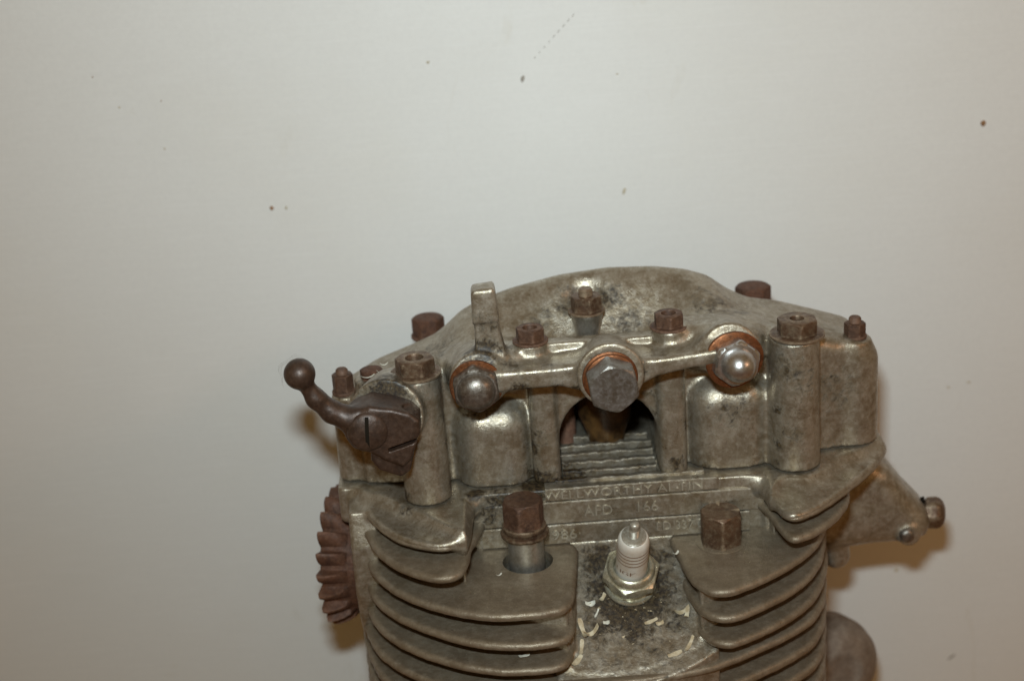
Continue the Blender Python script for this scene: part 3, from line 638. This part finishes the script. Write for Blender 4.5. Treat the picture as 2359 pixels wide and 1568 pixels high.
def head():
    V = Vol((-12.6, -6.6, -7.4), (13.2, 12.4, 0.3), 0.095)
    # core of the head and barrel between the fins
    ang_ = math.radians(34.5)
    def core(X, Y, Z):
        X, Y, Z = np.broadcast_arrays(X, Y, Z)
        c = np.sqrt((X-CEN[0])**2+(Y-CEN[1])**2)-8.6
        back = -0.2-Y
        below = (Y+0.3)*-math.sin(ang_)+(Z+2.7)*math.cos(ang_)
        side = np.minimum(X+5.9, 6.9-X)
        low = np.maximum(Z+2.75, np.minimum(X+1.95, 3.4-X))
        return np.maximum(np.maximum(c, Z+0.08), np.minimum(np.minimum(back, below), np.minimum(side, low)))
    V.op(core, (-9, -5, -9), (9, 12, -0.05), 0.2)
    # flat deck under the rocker box
    plan = [(-7.9, 0.7), (-3.2, 0.6), (4.2, 0.7), (8.9, 1.0), (10.9, 1.6), (11.9, 3.0), (12.1, 5.5), (10.8, 9.3), (7.5, 11), (-7.5, 11), (-10.6, 9), (-11.1, 5), (-10.95, 2.9), (-9.9, 1.3)]
    V.prism(plan, -0.75, -0.02, 0.12, 0.4)
    V.cyl((-7.28, -0.15, -0.9), (-7.28, -0.15, -0.02), 1.15, 0.99, 0.05, 0.4); V.cyl((8.08, 0.5, -0.9), (8.08, 0.5, -0.02), 1.2, 1.06, 0.05, 0.4)
    V.cyl((-4.35, 1.75, -0.7), (-4.35, 1.75, -0.02), 1.8, 1.75, 0.05, 0.2); V.cyl((5.45, 2.15, -0.7), (5.45, 2.15, -0.02), 1.95, 1.9, 0.05, 0.2)
    # first fin is blended into the deck
    for lobe in ([tuple(p) for p in catmull(pl(LOBE_L, -0.5), 4)] + [(-5.35, -0.2), (-5.6, 3), (-10.0, 3)], [(6.5, 3), (6.35, -0.2)] + [tuple(p) for p in catmull(pl(LOBE_R, -0.5), 4)] + [(11.5, 4)]):
        V.prism(lobe, -0.80, -0.44, 0.16, 1.0)
    # left stud block
    p = P(815, 1150, y=1.4); V.box((p[0]+0.0, 2.3, -0.75), (0.62, 1.1, 0.98), 0.25, 0.25)
    # plate behind the exhaust ring
    V.prism([(-0.15, -0.5), (-0.55, -2), (-0.6, -4.2), (-0.3, -5.4), (0.7, -7.2), (7, -7.2), (7, -0.5)], -10.7, -9.5, 0.12, 0.25, axis=0)
    # front block carrying the lettering
    V.box((0.4, 1.9, -1.3), (6.2, 2.16, 1.26), 0.10, 0.12)
    V.box((0.33, 2.0, -0.1), (1.98, 1.75, 0.45), 0.05, 0.05, 'cut')
    # spark plug valley: fill under the slope, and cut what stands above it
    a = math.radians(34.5); nrm = np.array([0, -math.sin(a), math.cos(a)])
    def slope(X, Y, Z):
        d = (Y+0.3)*nrm[1]+(Z+2.6)*nrm[2]
        return np.maximum(np.maximum(d, np.abs(X-0.75)-3.3), np.sqrt((X-CEN[0])**2+(Y-CEN[1])**2)-9.3)
    V.op(slope, (-2.8, -6.2, -7.6), (4.5, 1, -2), 0.25)
    # filled wall along the left edge of the valley
    def lw(X, Y, Z):
        return np.maximum(np.maximum(np.abs(X+2.3)-0.55, -4.35-Y), np.maximum(Z+2.7, np.abs(Y+2.5)-3))
    V.op(lw, (-3, -6, -7.5), (-1.6, 1, -2.7), 0.15)
    V.caps((8.9, 0.75, -0.65), (11.5, 2.7, -0.65), 0.6, 0.6, 0.9); V.caps((-9.6, 1.1, -0.6), (-8.0, 0.2, -0.6), 0.5, 0.5, 0.9)
    V.cut_below(-7.3); V.cut_above(-0.02)
    # pocket round the plug seat
    V.cyl(PS+PA*0.02, PS+PA*2.5, 1.12, 1.3, 0.05, 0.25, 'cut')
    # stud bores
    c = P(1216, 1291, z=-2.55); V.cyl((c[0], c[1], -4), (c[0], c[1], -2.0), 1.05, None, 0.03, 0.05, 'cut')
    v, fq = V.mesh()
    g = grime_shade_at(v, [spot(1455, 1350, -2.5, 2.3, 1.0), spot(1380, 1290, -1.2, 1.2, .75), spot(1520, 1290, -1, 1.0, .6), spot(1460, 1430, -3.5, 1.4, .7), spot(1400, 1500, -5, 1.5, .42), spot(1520, 1500, -5, 1.5, .42), spot(1370, 1440, -3.5, 1.2, .5), spot(1550, 1420, -3.5, 1.2, .48), spot(1500, 1300, -1.5, 1.0, .55), spot(1240, 1110, .2, 1.0, 1.0), spot(1300, 1100, .5, .8, .8), spot(1150, 1150, -.2, .9, .65), spot(1095, 1140, -.1, .5, 1.),
                     spot(1080, 1190, -.6, .7, .5), spot(1410, 1230, -.4, .8, .3), spot(1700, 1180, -.4, .6, .5), spot(930, 1160, -1, .7, .6), spot(1130, 1180, -.5, .9, .5), spot(1350, 1090, .9, .5, .6)])
    o = link_mesh('cylinder_head', v, fq, 'alu', ENG, 180, g)
    return o
# spark plug placement
d_ = (1451-1179.5)/f_px*RT - (1345-784)/f_px*UP + FW
t_ = (-2.6+(CAM[1]+.3)*TAN-CAM[2])/(d_[2]-TAN*d_[1]); PS = CAM + t_*d_
ta, tl = math.radians(28), math.radians(2)
PA = np.array([math.sin(tl), -math.sin(ta)*math.cos(tl), math.cos(ta)*math.cos(tl)])
HEAD = head()

# ---- fins as separate plates
for i in (1, 2, 3, 4, 5, 6):
    zt, poly = outl[i]
    if i == 1: poly = [(CEN[0]+(p[0]-CEN[0])*1.003, CEN[1]+(p[1]-CEN[1])*1.003) for p in poly]; zt = -0.52; th = 0.30
    else: th = 0.35
    fo = build_fin('fin', HEAD, zt, poly, th)
    if i == 3:   # real bore through the fin for the tall stud
        bc = P(1216, 1291, z=-2.55); cm = MB(); lathe(cm, (bc[0], bc[1], -3.2), (0, 0, 1), [(0, 1.04), (1.0, 1.04)], 64); co = cm.build('cutter', 'fin')
        bm_ = fo.modifiers.new('bore', 'BOOLEAN'); bm_.operation = 'DIFFERENCE'; bm_.object = co; bm_.solver = 'EXACT'
        bpy.context.view_layer.update(); me2 = bpy.data.meshes.new_from_object(fo.evaluated_get(bpy.context.evaluated_depsgraph_get()))
        fo.modifiers.clear(); me2.set_sharp_from_angle(angle=math.radians(38)); fo.data = me2; bpy.data.objects.remove(co)
BAR = MB(); lathe(BAR, (CEN[0], CEN[1], -26), (0, 0, 1), [(0, 9.5), (3.2, 9.5), (3.4, 8.2), (19.0, 8.0)], 72)
BARREL = BAR.build('cylinder_barrel', 'fin', ENG, 40)
for k in range(1, 10):
    zt = z0-1.15*k; build_fin('fin', BARREL, zt, [(p[0], p[1]) for p in base_full], 0.40)

# ---- lettered strips on the front of the head
def strip(zt, zb, x0, x1, yf):
    m = MB(); n = 40; b = 0.05; rows = [(0.5, zt-0.0), (yf+b, zt), (yf, zt-b), (yf, zb+b*0.7), (yf+b*0.8, zb), (0.5, zb)]; vs = []
    rnd = random.Random(int(zt*100))
    for i in range(n+1):
        x = x0+(x1-x0)*i/n; j = rnd.uniform(-.012, .012); vs += [(x, y_+j, z_) for y_, z_ in rows]
    k = len(rows); fs = [(i*k+j, i*k+j+1, (i+1)*k+j+1, (i+1)*k+j) for i in range(n) for j in range(k-1)] + [tuple(range(k))[::-1], tuple(range(n*k, n*k+k))]
    m.add(vs, fs); v = np.array(m.v)
    g = grime_shade_at(v, [spot(1130, 1170, -.4, 1.2, .6), spot(1240, 1120, -.4, .6, .6), spot(1330, 1240, -.4, .5, .4), spot(1690, 1190, -.4, .6, .5), spot(1100, 1230, -.4, .8, .5)])
    return m.build('cast_strip', 'alu', HEAD, 30, g)
S1 = strip(0.03, -0.53, -2.45, 4.75, -0.37); S2 = strip(-0.57, -1.58, -5.3, 6.6, -0.40); S3 = strip(-1.62, -2.52, -5.2, 6.0, -0.43)

def text(s, parent, pxa, pxb, py, yf, hz, depth=0.13, ztext=None, mat='letter'):
    cu = bpy.data.curves.new('lettering', 'FONT'); cu.body = s; cu.size = 1; cu.extrude = 0.5; cu.bevel_depth = 0.0; cu.offset = -0.012; cu.resolution_u = 3
    o = bpy.data.objects.new('lettering', cu); SC.collection.objects.link(o); bpy.context.view_layer.update()
    w_, h_ = o.dimensions[0], 0.70
    a = P(pxa, py, y=yf); b = P(pxb, py, y=yf); L = abs(b[0]-a[0]); z = a[2] if ztext is None else ztext
    o.location = (a[0]*CM, yf*CM, (z-hz/2)*CM); o.rotation_euler = (math.pi/2, 0, 0); o.scale = (L/w_*CM, hz/h_*CM, depth*CM)
    mw = Matrix.LocRotScale(o.location, o.rotation_euler, o.scale)
    me = bpy.data.meshes.new_from_object(o.evaluated_get(bpy.context.evaluated_depsgraph_get())); bpy.data.objects.remove(o)
    me.transform(mw); me.materials.clear(); me.materials.append(MAT[mat])
    o = bpy.data.objects.new('lettering', me); SC.collection.objects.link(o); o.parent = parent; return o
text('WELLWORTHY AL-FIN', S1, 1252, 1618, 1130, -0.37, 0.36, ztext=-0.25)
text('AFD', S2, 1345, 1410, 1180, -0.40, 0.46, ztext=-1.06); text('166', S2, 1462, 1508, 1170, -0.40, 0.46, ztext=-1.04)
text('986\u00b7', S3, 1270, 1335, 1220, -0.43, 0.42, ztext=-2.06); text('ED 337 0', S3, 1510, 1616, 1190, -0.43, 0.40, ztext=-2.0)

# ---- transverse ribs on the deck inside the arch
for k, (y0, xa, xb, zz) in enumerate([(0.30, -2.0, 4.2, 0.13), (0.95, -1.62, 2.3, 0.20), (1.6, -1.62, 2.3, 0.28), (2.25, -1.62, 2.3, 0.36), (2.9, -1.6, 2.3, 0.44), (3.6, -1.0, 2.2, 0.5)]):
    m = MB(); n = 24; rnd = random.Random(k); vs = []
    for i in range(n+1):
        x = xa+(xb-xa)*i/n; j = rnd.uniform(-.03, .03); h = zz+rnd.uniform(-.03, .03)
        vs += [(x, y0-0.20+j, -0.6), (x, y0-0.17+j, h-.05), (x, y0-0.12+j, h), (x, y0+0.13+j, h), (x, y0+0.2+j, h-.1), (x, y0+.22+j, -0.6)]
    fs = [(i*6+j, i*6+j+1, (i+1)*6+j+1, (i+1)*6+j) for i in range(n) for j in range(5)] + [tuple(range(6))[::-1], tuple(range(n*6, n*6+6))]
    m.add(vs, fs); g = grime_shade_at(np.array(m.v), [(-1.5, .5, 0, 1.3, .9), (0.3, 1.4, 0, .4, .4), (-1.9, 0, 0, .8, 1)])
    m.build('rib', 'alu', HEAD, 35, g)
m = MB(); lathe(m, (0.45, 3.6, 0.2), (0, 0.1, 1), [(0, 0.75), (0.5, 0.85), (1.3, 1.15), (3.8, 1.3)], 40, lambda t, r, h: r*(1+.03*math.sin(5*t+h))); m.build('inner_boss', 'inside', ROCK, 60)
m = MB(); lathe(m, (-1.25, 4.4, -0.3), (0, 0, 1), [(0, 0.42), (4.2, 0.42)], 30); m.build('pushrod_tube', 'rust_light', ROCK, 60)

# ---- large stud nuts on the head
def head_nuts():
    c = P(1214, 1290, z=-2.55); c = np.array([c[0], c[1], -3.2])
    e = empty('head_nut', (0, 0, 0), HEAD); e['label'] = 'tall brown nut standing on a bare bright stud sleeve'
    top = P(1209, 1228, y=c[1]); lean = np.array([top[0]-c[0], 0, top[2]-c[2]]); lean /= np.linalg.norm(lean); L = top[2]-c[2]
    m = MB(); lathe(m, c, lean, [(-0.6, 0.76), (L-.05, 0.74)], 48); m.build('stud_sleeve', 'machined', e, 50)
    b = c+lean*(L-0.05); m = MB()
    lathe(m, b, lean, [(0, 0.9), (0.05, 0.97), (0.14, 1.0), (0.2, 0.98), (0.26, 0.84)], 48)
    lathe(m, b+lean*0.26, lean, [(0, 0.84), (0.08, 0.9), (0.22, 0.9), (0.27, 0.85)], 48)
    m.build('flange', 'rust_alu', e, 40)
    m = MB(); hex_prof(m, b+lean*0.5, lean, 0.76, 1.12, 0.75, slope=0.9); m.build('nut_body', 'rust', e, 32)
    c = P(1661, 1243, z=-2.5)
    e = empty('head_nut', (0, 0, 0), HEAD); e['label'] = 'short brown capped nut seated straight on the fin'
    m = MB(); hex_prof(m, c+np.array([0, 0, -0.1]), (0, 0, 1), 0.80, 1.46, 0.55, slope=1.0); m.build('nut_body', 'rust_alu', e, 32)
    m = MB(); lathe(m, c+np.array([0, 0, -0.2]), (0, 0, 1), [(0, 1.06), (0.17, 1.06), (0.185, 1.02), (0.19, 0.5)], 48); m.build('spot_face', 'fin', e, 40)
head_nuts()
# ---- spark plug
def plug():
    e = empty('spark_plug', (0, 0, 0), ENG); a = PA; c = PS
    m = MB(); lathe(m, c, a, [(-0.5, 0.78), (-0.05, 0.80), (0.0, 0.92), (0.10, 0.94), (0.16, 0.90), (0.17, 0.80), (0.50, 0.80), (0.52, 0.9)], 56); m.build('gasket_seat', 'zinc', e, 40)
    hb = c+a*0.50; sh = MB(); hex_prof(sh, hb, a, 0.93, 0.52, 0.92, slope=0.5, cham_bot=True)
    prof = [(0, 0.86), (0.10, 0.86), (0.20, 0.84), (0.27, 0.79), (0.30, 0.72), (0.28, 0.66), (0.2, 0.62), (0.0, 0.60)]
    lathe(sh, hb+a*0.50, a, prof, 56, close=False); SH = sh.build('steel_shell', 'zinc', e, 32)
    ib = hb+a*0.55
    rb, rt = 0.545, 0.565; prof = [(0, rb+.03), (0.9, rb+0.01)]
    h = 0.90
    for k in range(4):
        prof += [(h, rt+.0), (h+0.045, rt), (h+0.06, rt-0.035), (h+0.08, rt-0.035), (h+0.095, rt)]; h += 0.20
    prof += [(h+0.05, rt), (1.9, rt-0.015), (2.02, rt-0.06), (2.08, rt-0.11), (2.09, 0.4)]
    m = MB(); lathe(m, ib, a, prof, 56); I = m.build('insulator', 'ceramic', e, 40)
    for k in range(4):
        m = MB(); hh = 0.90+0.20*k+0.07; lathe(m, ib+a*(hh-0.025), a, [(0, rt-0.036), (0, rt+.003), (0.045, rt+.003), (0.045, rt-0.036)], 56); m.build('groove_line', 'print', I, 40)
    m = MB(); lathe(m, ib+a*2.08, a, [(0, 0.44), (0.035, 0.44), (0.05, 0.42), (0.055, 0.2)], 40); m.build('terminal_collar', 'plug_metal', e, 40)
    prof = [(0, 0.18)]; q = 0.04
    while q < 0.42: prof += [(q, 0.185), (q+0.022, 0.155), (q+0.044, 0.185)]; q += 0.05
    prof += [(0.47, 0.16), (0.5, 0.175), (0.66, 0.175), (0.72, 0.15), (0.76, 0.09), (0.77, 0.01)]
    m = MB(); lathe(m, ib+a*2.12, a, prof, 32); m.build('terminal_thread', 'plug_metal', e, 40)
    kk = 1.14; e.scale = (kk, kk, kk); e.location = [v*CM*(1-kk) for v in PS]
    # printed letters wrapped round the lower insulator
    u, v, ax = basis(a)
    cu = bpy.data.curves.new('printed_lettering', 'FONT'); cu.body = 'NGK'; cu.size = 1; cu.offset = 0.012; cu.resolution_u = 4
    o = bpy.data.objects.new('tmp', cu); SC.collection.objects.link(o); bpy.context.view_layer.update()
    me = bpy.data.meshes.new_from_object(o.evaluated_get(bpy.context.evaluated_depsgraph_get())); W_ = o.dimensions[0]; bpy.data.objects.remove(o)
    R_ = rb+0.022; th0 = math.atan2(np.dot(np.array([0, -1, 0]), v), np.dot(np.array([0, -1, 0]), u)); wd = 0.86
    for vt in me.vertices:
        s = (vt.co.x/W_-0.88)*wd; ang = th0+s/R_; hgt = 0.38+vt.co.y*0.30
        p = (ib+a*hgt+R_*(math.cos(ang)*u+math.sin(ang)*v))*CM; vt.co = Vector(p)
    me.materials.clear(); me.materials.append(MAT['print']); o = bpy.data.objects.new('printed_lettering', me); SC.collection.objects.link(o); o.parent = I
plug()

# ---- rusty finned exhaust ring on the left
def exhaust():
    c = P(822, 1275, y=3.6); ax = np.array([-0.985, 0.17, 0]); u, v, a = basis(ax)
    m = MB(); N = 20; n = N*16
    prof = [(-0.9, 2.45, 0.0), (-0.2, 2.5, 0.0), (-0.05, 2.6, 0.35), (0.2, 2.62, 0.6), (0.45, 2.64, 0.75), (0.7, 2.65, 0.85), (0.9, 2.62, 0.85), (0.98, 2.5, 0.75), (1.0, 2.0, 0.0), (1.0, 1.8, 0)]
    vs = []; fs = []
    for h, r, am in prof:
        for k in range(n):
            t = 2*math.pi*k/n; q = (t*N/(2*math.pi)) % 1.0
            # rounded tooth, steep on one flank
            tooth = math.sin(math.pi/2*q/0.62)**0.9 if q < 0.62 else (max(0, 1-(q-0.62)/0.14) if q < 0.76 else 0)
            rr = r*0.98+am*0.62*tooth
            hh = h + 0.12*am*tooth
            vs.append(c+a*hh+rr*(math.cos(t)*u+math.sin(t)*v))
    for i in range(len(prof)-1):
        for k in range(n): fs.append((i*n+k, i*n+(k+1) % n, (i+1)*n+(k+1) % n, (i+1)*n+k))
    fs.append(tuple(reversed(range(n)))); fs.append(tuple(range((len(prof)-1)*n, len(prof)*n)))
    m.add(vs, fs); o = m.build('exhaust_ring', 'rust_light', ENG, 42); o['label'] = 'rusty red finned exhaust nut'
exhaust()

# ---- inlet side on the right
def inlet():
    V = Vol((7.5, 1.5, -7.6), (15.8, 9.5, 2.4), 0.09); Y = 4.6
    q = lambda px, py, y=Y: P(px, py, y=y)
    poly = [q(px, py)[[0, 2]] for px, py in [(1890, 1090), (1985, 1030), (2040, 1060), (2085, 1115), (2128, 1158), (2138, 1185), (2124, 1215), (2085, 1228), (2000, 1233), (1955, 1240), (1890, 1240)]]
    V.prism(poly, Y-1.35, Y+1.8, 1.0, 0.3, axis=1)
    V.caps(q(1900, 1170), q(2040, 1170), 1.55, 1.1, 0.5)
    V.caps(q(1905, 1180), q(1925, 1275), 0.75, 0.65, 0.4)
    V.cyl(q(2075, 1200)+np.array([0, 0, 0]), q(2075, 1200)+np.array([.05, -1.45, 0]), 0.5, None, 0.1, 0.25)
    v, fq = V.mesh(); o = link_mesh('inlet_stub', v, fq, 'alu', ENG, 180, np.zeros(len(v)))
    c = q(2066, 1195)+np.array([0.05, -1.5, 0]); m = MB(); lathe(m, c, (-0.1, -1, 0.05), [(0, .33), (.08, .33), (.17, .27), (.22, .14), (.23, .01)], 32); m.build('rivet', 'steel', o, 50)
    c = q(2128, 1180); m = MB(); ax = (0.90, -0.32, 0.10); lathe(m, c-np.array(ax)*0.1, ax, [(0, 0.72), (0.12, 0.74), (0.15, 0.6)], 40); m.build('washer', 'black', o, 40)
    m = MB(); lathe(m, c+np.array(ax)*0.1, ax, [(0, .60), (.08, .68), (.45, .70), (.62, .64), (.76, .50), (.84, .30), (.86, .05)], 48, lambda t, r, h: r*(1+0.045*math.cos(6*t))); m.build('hex_bolt', 'rust_alu', o, 32)
    # round cover low behind the barrel
    c = P(1924, 1530, y=6.5); m = MB()
    lathe(m, c, (0.25, -0.95, 0.15), [(-1.5, 2.2), (-.5, 2.3), (0.1, 2.2), (0.5, 1.95), (0.8, 1.55), (0.95, 1.1), (1.0, 0.9), (0.93, 0.8), (0.95, 0.3), (0.97, .01)], 64)
    m.build('round_cover', 'cover', ENG, 60)
inlet()

# ------------------------------------------------------------------ debris lying on the castings
def surf(px, py, kind):
    if kind == 'v':
        d = (px-1179.5)/f_px*RT - (py-784)/f_px*UP + FW; t = (-2.6+(CAM[1]+.3)*TAN-CAM[2])/(d[2]-TAN*d[1]); return CAM+t*d
    return P(px, py, z=kind)
def shaving(px, py, kind, L, Wd, rot, curl, mat, label):
    L *= 0.82; Wd *= 0.85; c = surf(px, py, kind); c = c + np.array([0, 0, 0.05]); n = 10; vs = []; fs = []
    ca, sa = math.cos(rot), math.sin(rot); th = 0.012
    for i in range(n+1):
        t = i/n-0.5; x = t*L; zc = curl*(t*t)*1.4; w_ = Wd*(0.80+0.12*math.sin(i*0.8+px))*(0.7 if i in (0, n) else 1)*1.0; tw = 0.5*curl*t
        for s_ in (-1, 1):
            for q in (0, th):
                lx = x; ly = s_*w_/2; vs.append((c[0]+lx*ca-ly*sa, c[1]+(lx*sa+ly*ca)*0.9-(0.3*zc if kind == 'v' else 0), c[2]+zc+q+s_*tw*0.12+((lx*sa+ly*ca)*0.9*TAN*0.8 if kind == 'v' else 0)))
    for i in range(n):
        b = i*4; d = b+4; fs += [(b, d, d+2, b+2), (b+1, b+3, d+3, d+1), (b, b+1, d+1, d), (b+2, d+2, d+3, b+3)]
    fs += [(0, 2, 3, 1), (n*4, n*4+1, n*4+3, n*4+2)]
    m = MB(); m.add(vs, fs); o = m.build('wood_shaving', mat, None, 60); tag(o, label, 'shaving', 'pale shavings scattered on the engine'); return o
SH = [(1345, 1458, 'v', 1.0, 0.28, 1.9, 0.9, 'shaving', 'curled cream shaving at the inner corner of the left fins'),
      (1362, 1462, 'v', 0.8, 0.25, 0.4, 1.0, 'shaving', 'looped shaving touching the curled one beside the left fin corner'),
      (1340, 1495, 'v', 0.8, 0.22, 1.4, 0.3, 'shaving', 'upright tan shaving under the lowest left fin corner'),
      (1330, 1525, 'v', 0.7, 0.3, 0.8, 0.3, 'shaving', 'tan flake lowest beside the left fin edge'),
      (1208, 1512, -4.85, 0.55, 0.25, 0.3, 0.1, 'shaving2', 'white flake lying on a lower left fin'),
      (1555, 1508, 'v', 0.75, 0.25, 0.3, 0.1, 'shaving', 'flat cream strip at the foot of the plug valley'),
      (1588, 1488, 'v', 0.9, 0.2, 1.0, 0.4, 'shaving', 'bent shaving reaching toward the right fins from the flat strip'),
      (1500, 1433, 'v', 0.7, 0.2, 0.35, 0.1, 'shaving', 'straight cream strip below and right of the spark plug'),
      (1520, 1438, 'v', 0.4, 0.22, 0.2, 0.2, 'shaving', 'small flake joined to the end of the straight strip'),
      (1478, 1385, 'v', 0.55, 0.28, 1.5, 0.4, 'shaving2', 'pale flake against the foot of the spark plug'),
      (1360, 1393, 'v', 0.5, 0.28, 0.0, 0.3, 'shaving2', 'white crumb to the lower left of the spark plug'),
      (1388, 1380, 'v', 0.45, 0.22, 0.9, 0.3, 'shaving', 'cream flake left of the plug gasket'),
      (1375, 1415, 'v', 0.5, 0.1, 1.1, 0.1, 'shaving2', 'thin white sliver below the white crumb'),
      (1397, 1436, 'v', 0.32, 0.2, 0.0, 0.1, 'shaving2', 'small square white flake below the spark plug'),
      (1570, 1412, 'v', 0.8, 0.25, 0.2, 0.7, 'shaving', 'ragged tan curl beside the middle right fin'),
      (1582, 1420, 'v', 0.5, 0.25, 1.2, 0.7, 'shaving', 'tan curl hanging under the ragged one'),
      (1557, 1278, -2.5, 0.35, 0.16, 0.6, 0.3, 'shaving2', 'white chip caught on the top right fin tip'),
      (1727, 1205, -2.5, 0.55, 0.22, 1.0, 0.5, 'shaving2', 'bright white chip right of the short capped nut'),
      (958, 1330, -2.5, 0.3, 0.12, 0.1, 0.1, 'shaving2', 'tiny white chip under the second left fin'),
      (1150, 1327, -2.5, 0.3, 0.1, 0.5, 0.2, 'shaving2', 'tiny white chip below the tall stud nut'),
      (875, 858, 3.0, 0.0, 0.0, 0, 0, None, None)]
for a in SH:
    if a[7]: shaving(*a)
pz = P(872, 868, y=1.0)
for px, py, L, r in ((885, 843, 0.42, 0.1), (878, 860, 0.45, 0.15), (848, 872, 0.7, 0.25)):
    q = P(px, py, y=0.75); shaving(px, py, q[2]-.03, L, 0.1, r, 0.3, 'shaving2', {885: 'upper white sliver beside the small flat nut by the lever', 878: 'short white sliver between two others beside the small flat nut', 848: 'wavy white sliver in front of the small flat nut'}[px])
# fine crumbs nobody could count
def crumbs():
    rnd = random.Random(11); m = MB()
    def one(c, s):
        vs = [c+np.array([rnd.uniform(-s, s), rnd.uniform(-s, s), rnd.uniform(0, s)]) for _ in range(4)]; m.add(vs, [(0, 1, 2), (0, 2, 3), (0, 3, 1), (1, 3, 2)])
    for k in range(110):
        px = rnd.gauss(1450, 70); py = rnd.gauss(1410, 55)
        if 1345 < px < 1560 and 1290 < py < 1550 and math.hypot(px-1450, py-1350) > 55: one(surf(px, py, 'v')+np.array([0, 0, .03]), rnd.choice([.02, .03, .045]))
    for k in range(16): one(surf(rnd.uniform(1350, 1540), rnd.uniform(1380, 1500), 'v')+np.array([0, 0, .04]), .09)
    for k in range(60): one(surf(rnd.uniform(1345, 1600), rnd.uniform(1440, 1555), 'v')+np.array([0, 0, .03]), .025)
    for k in range(50): one(P(rnd.uniform(950, 1300), rnd.uniform(1345, 1400), z=-2.5), .022)
    for k in range(30): one(P(rnd.uniform(1620, 1850), rnd.uniform(1265, 1300), z=-2.5), .02)
    o = m.build('fine_crumbs', 'shaving', None, 0); tag(o, 'fine pale crumbs and dust dotting the plug valley and fins', 'crumbs', None, 'stuff')
crumbs()
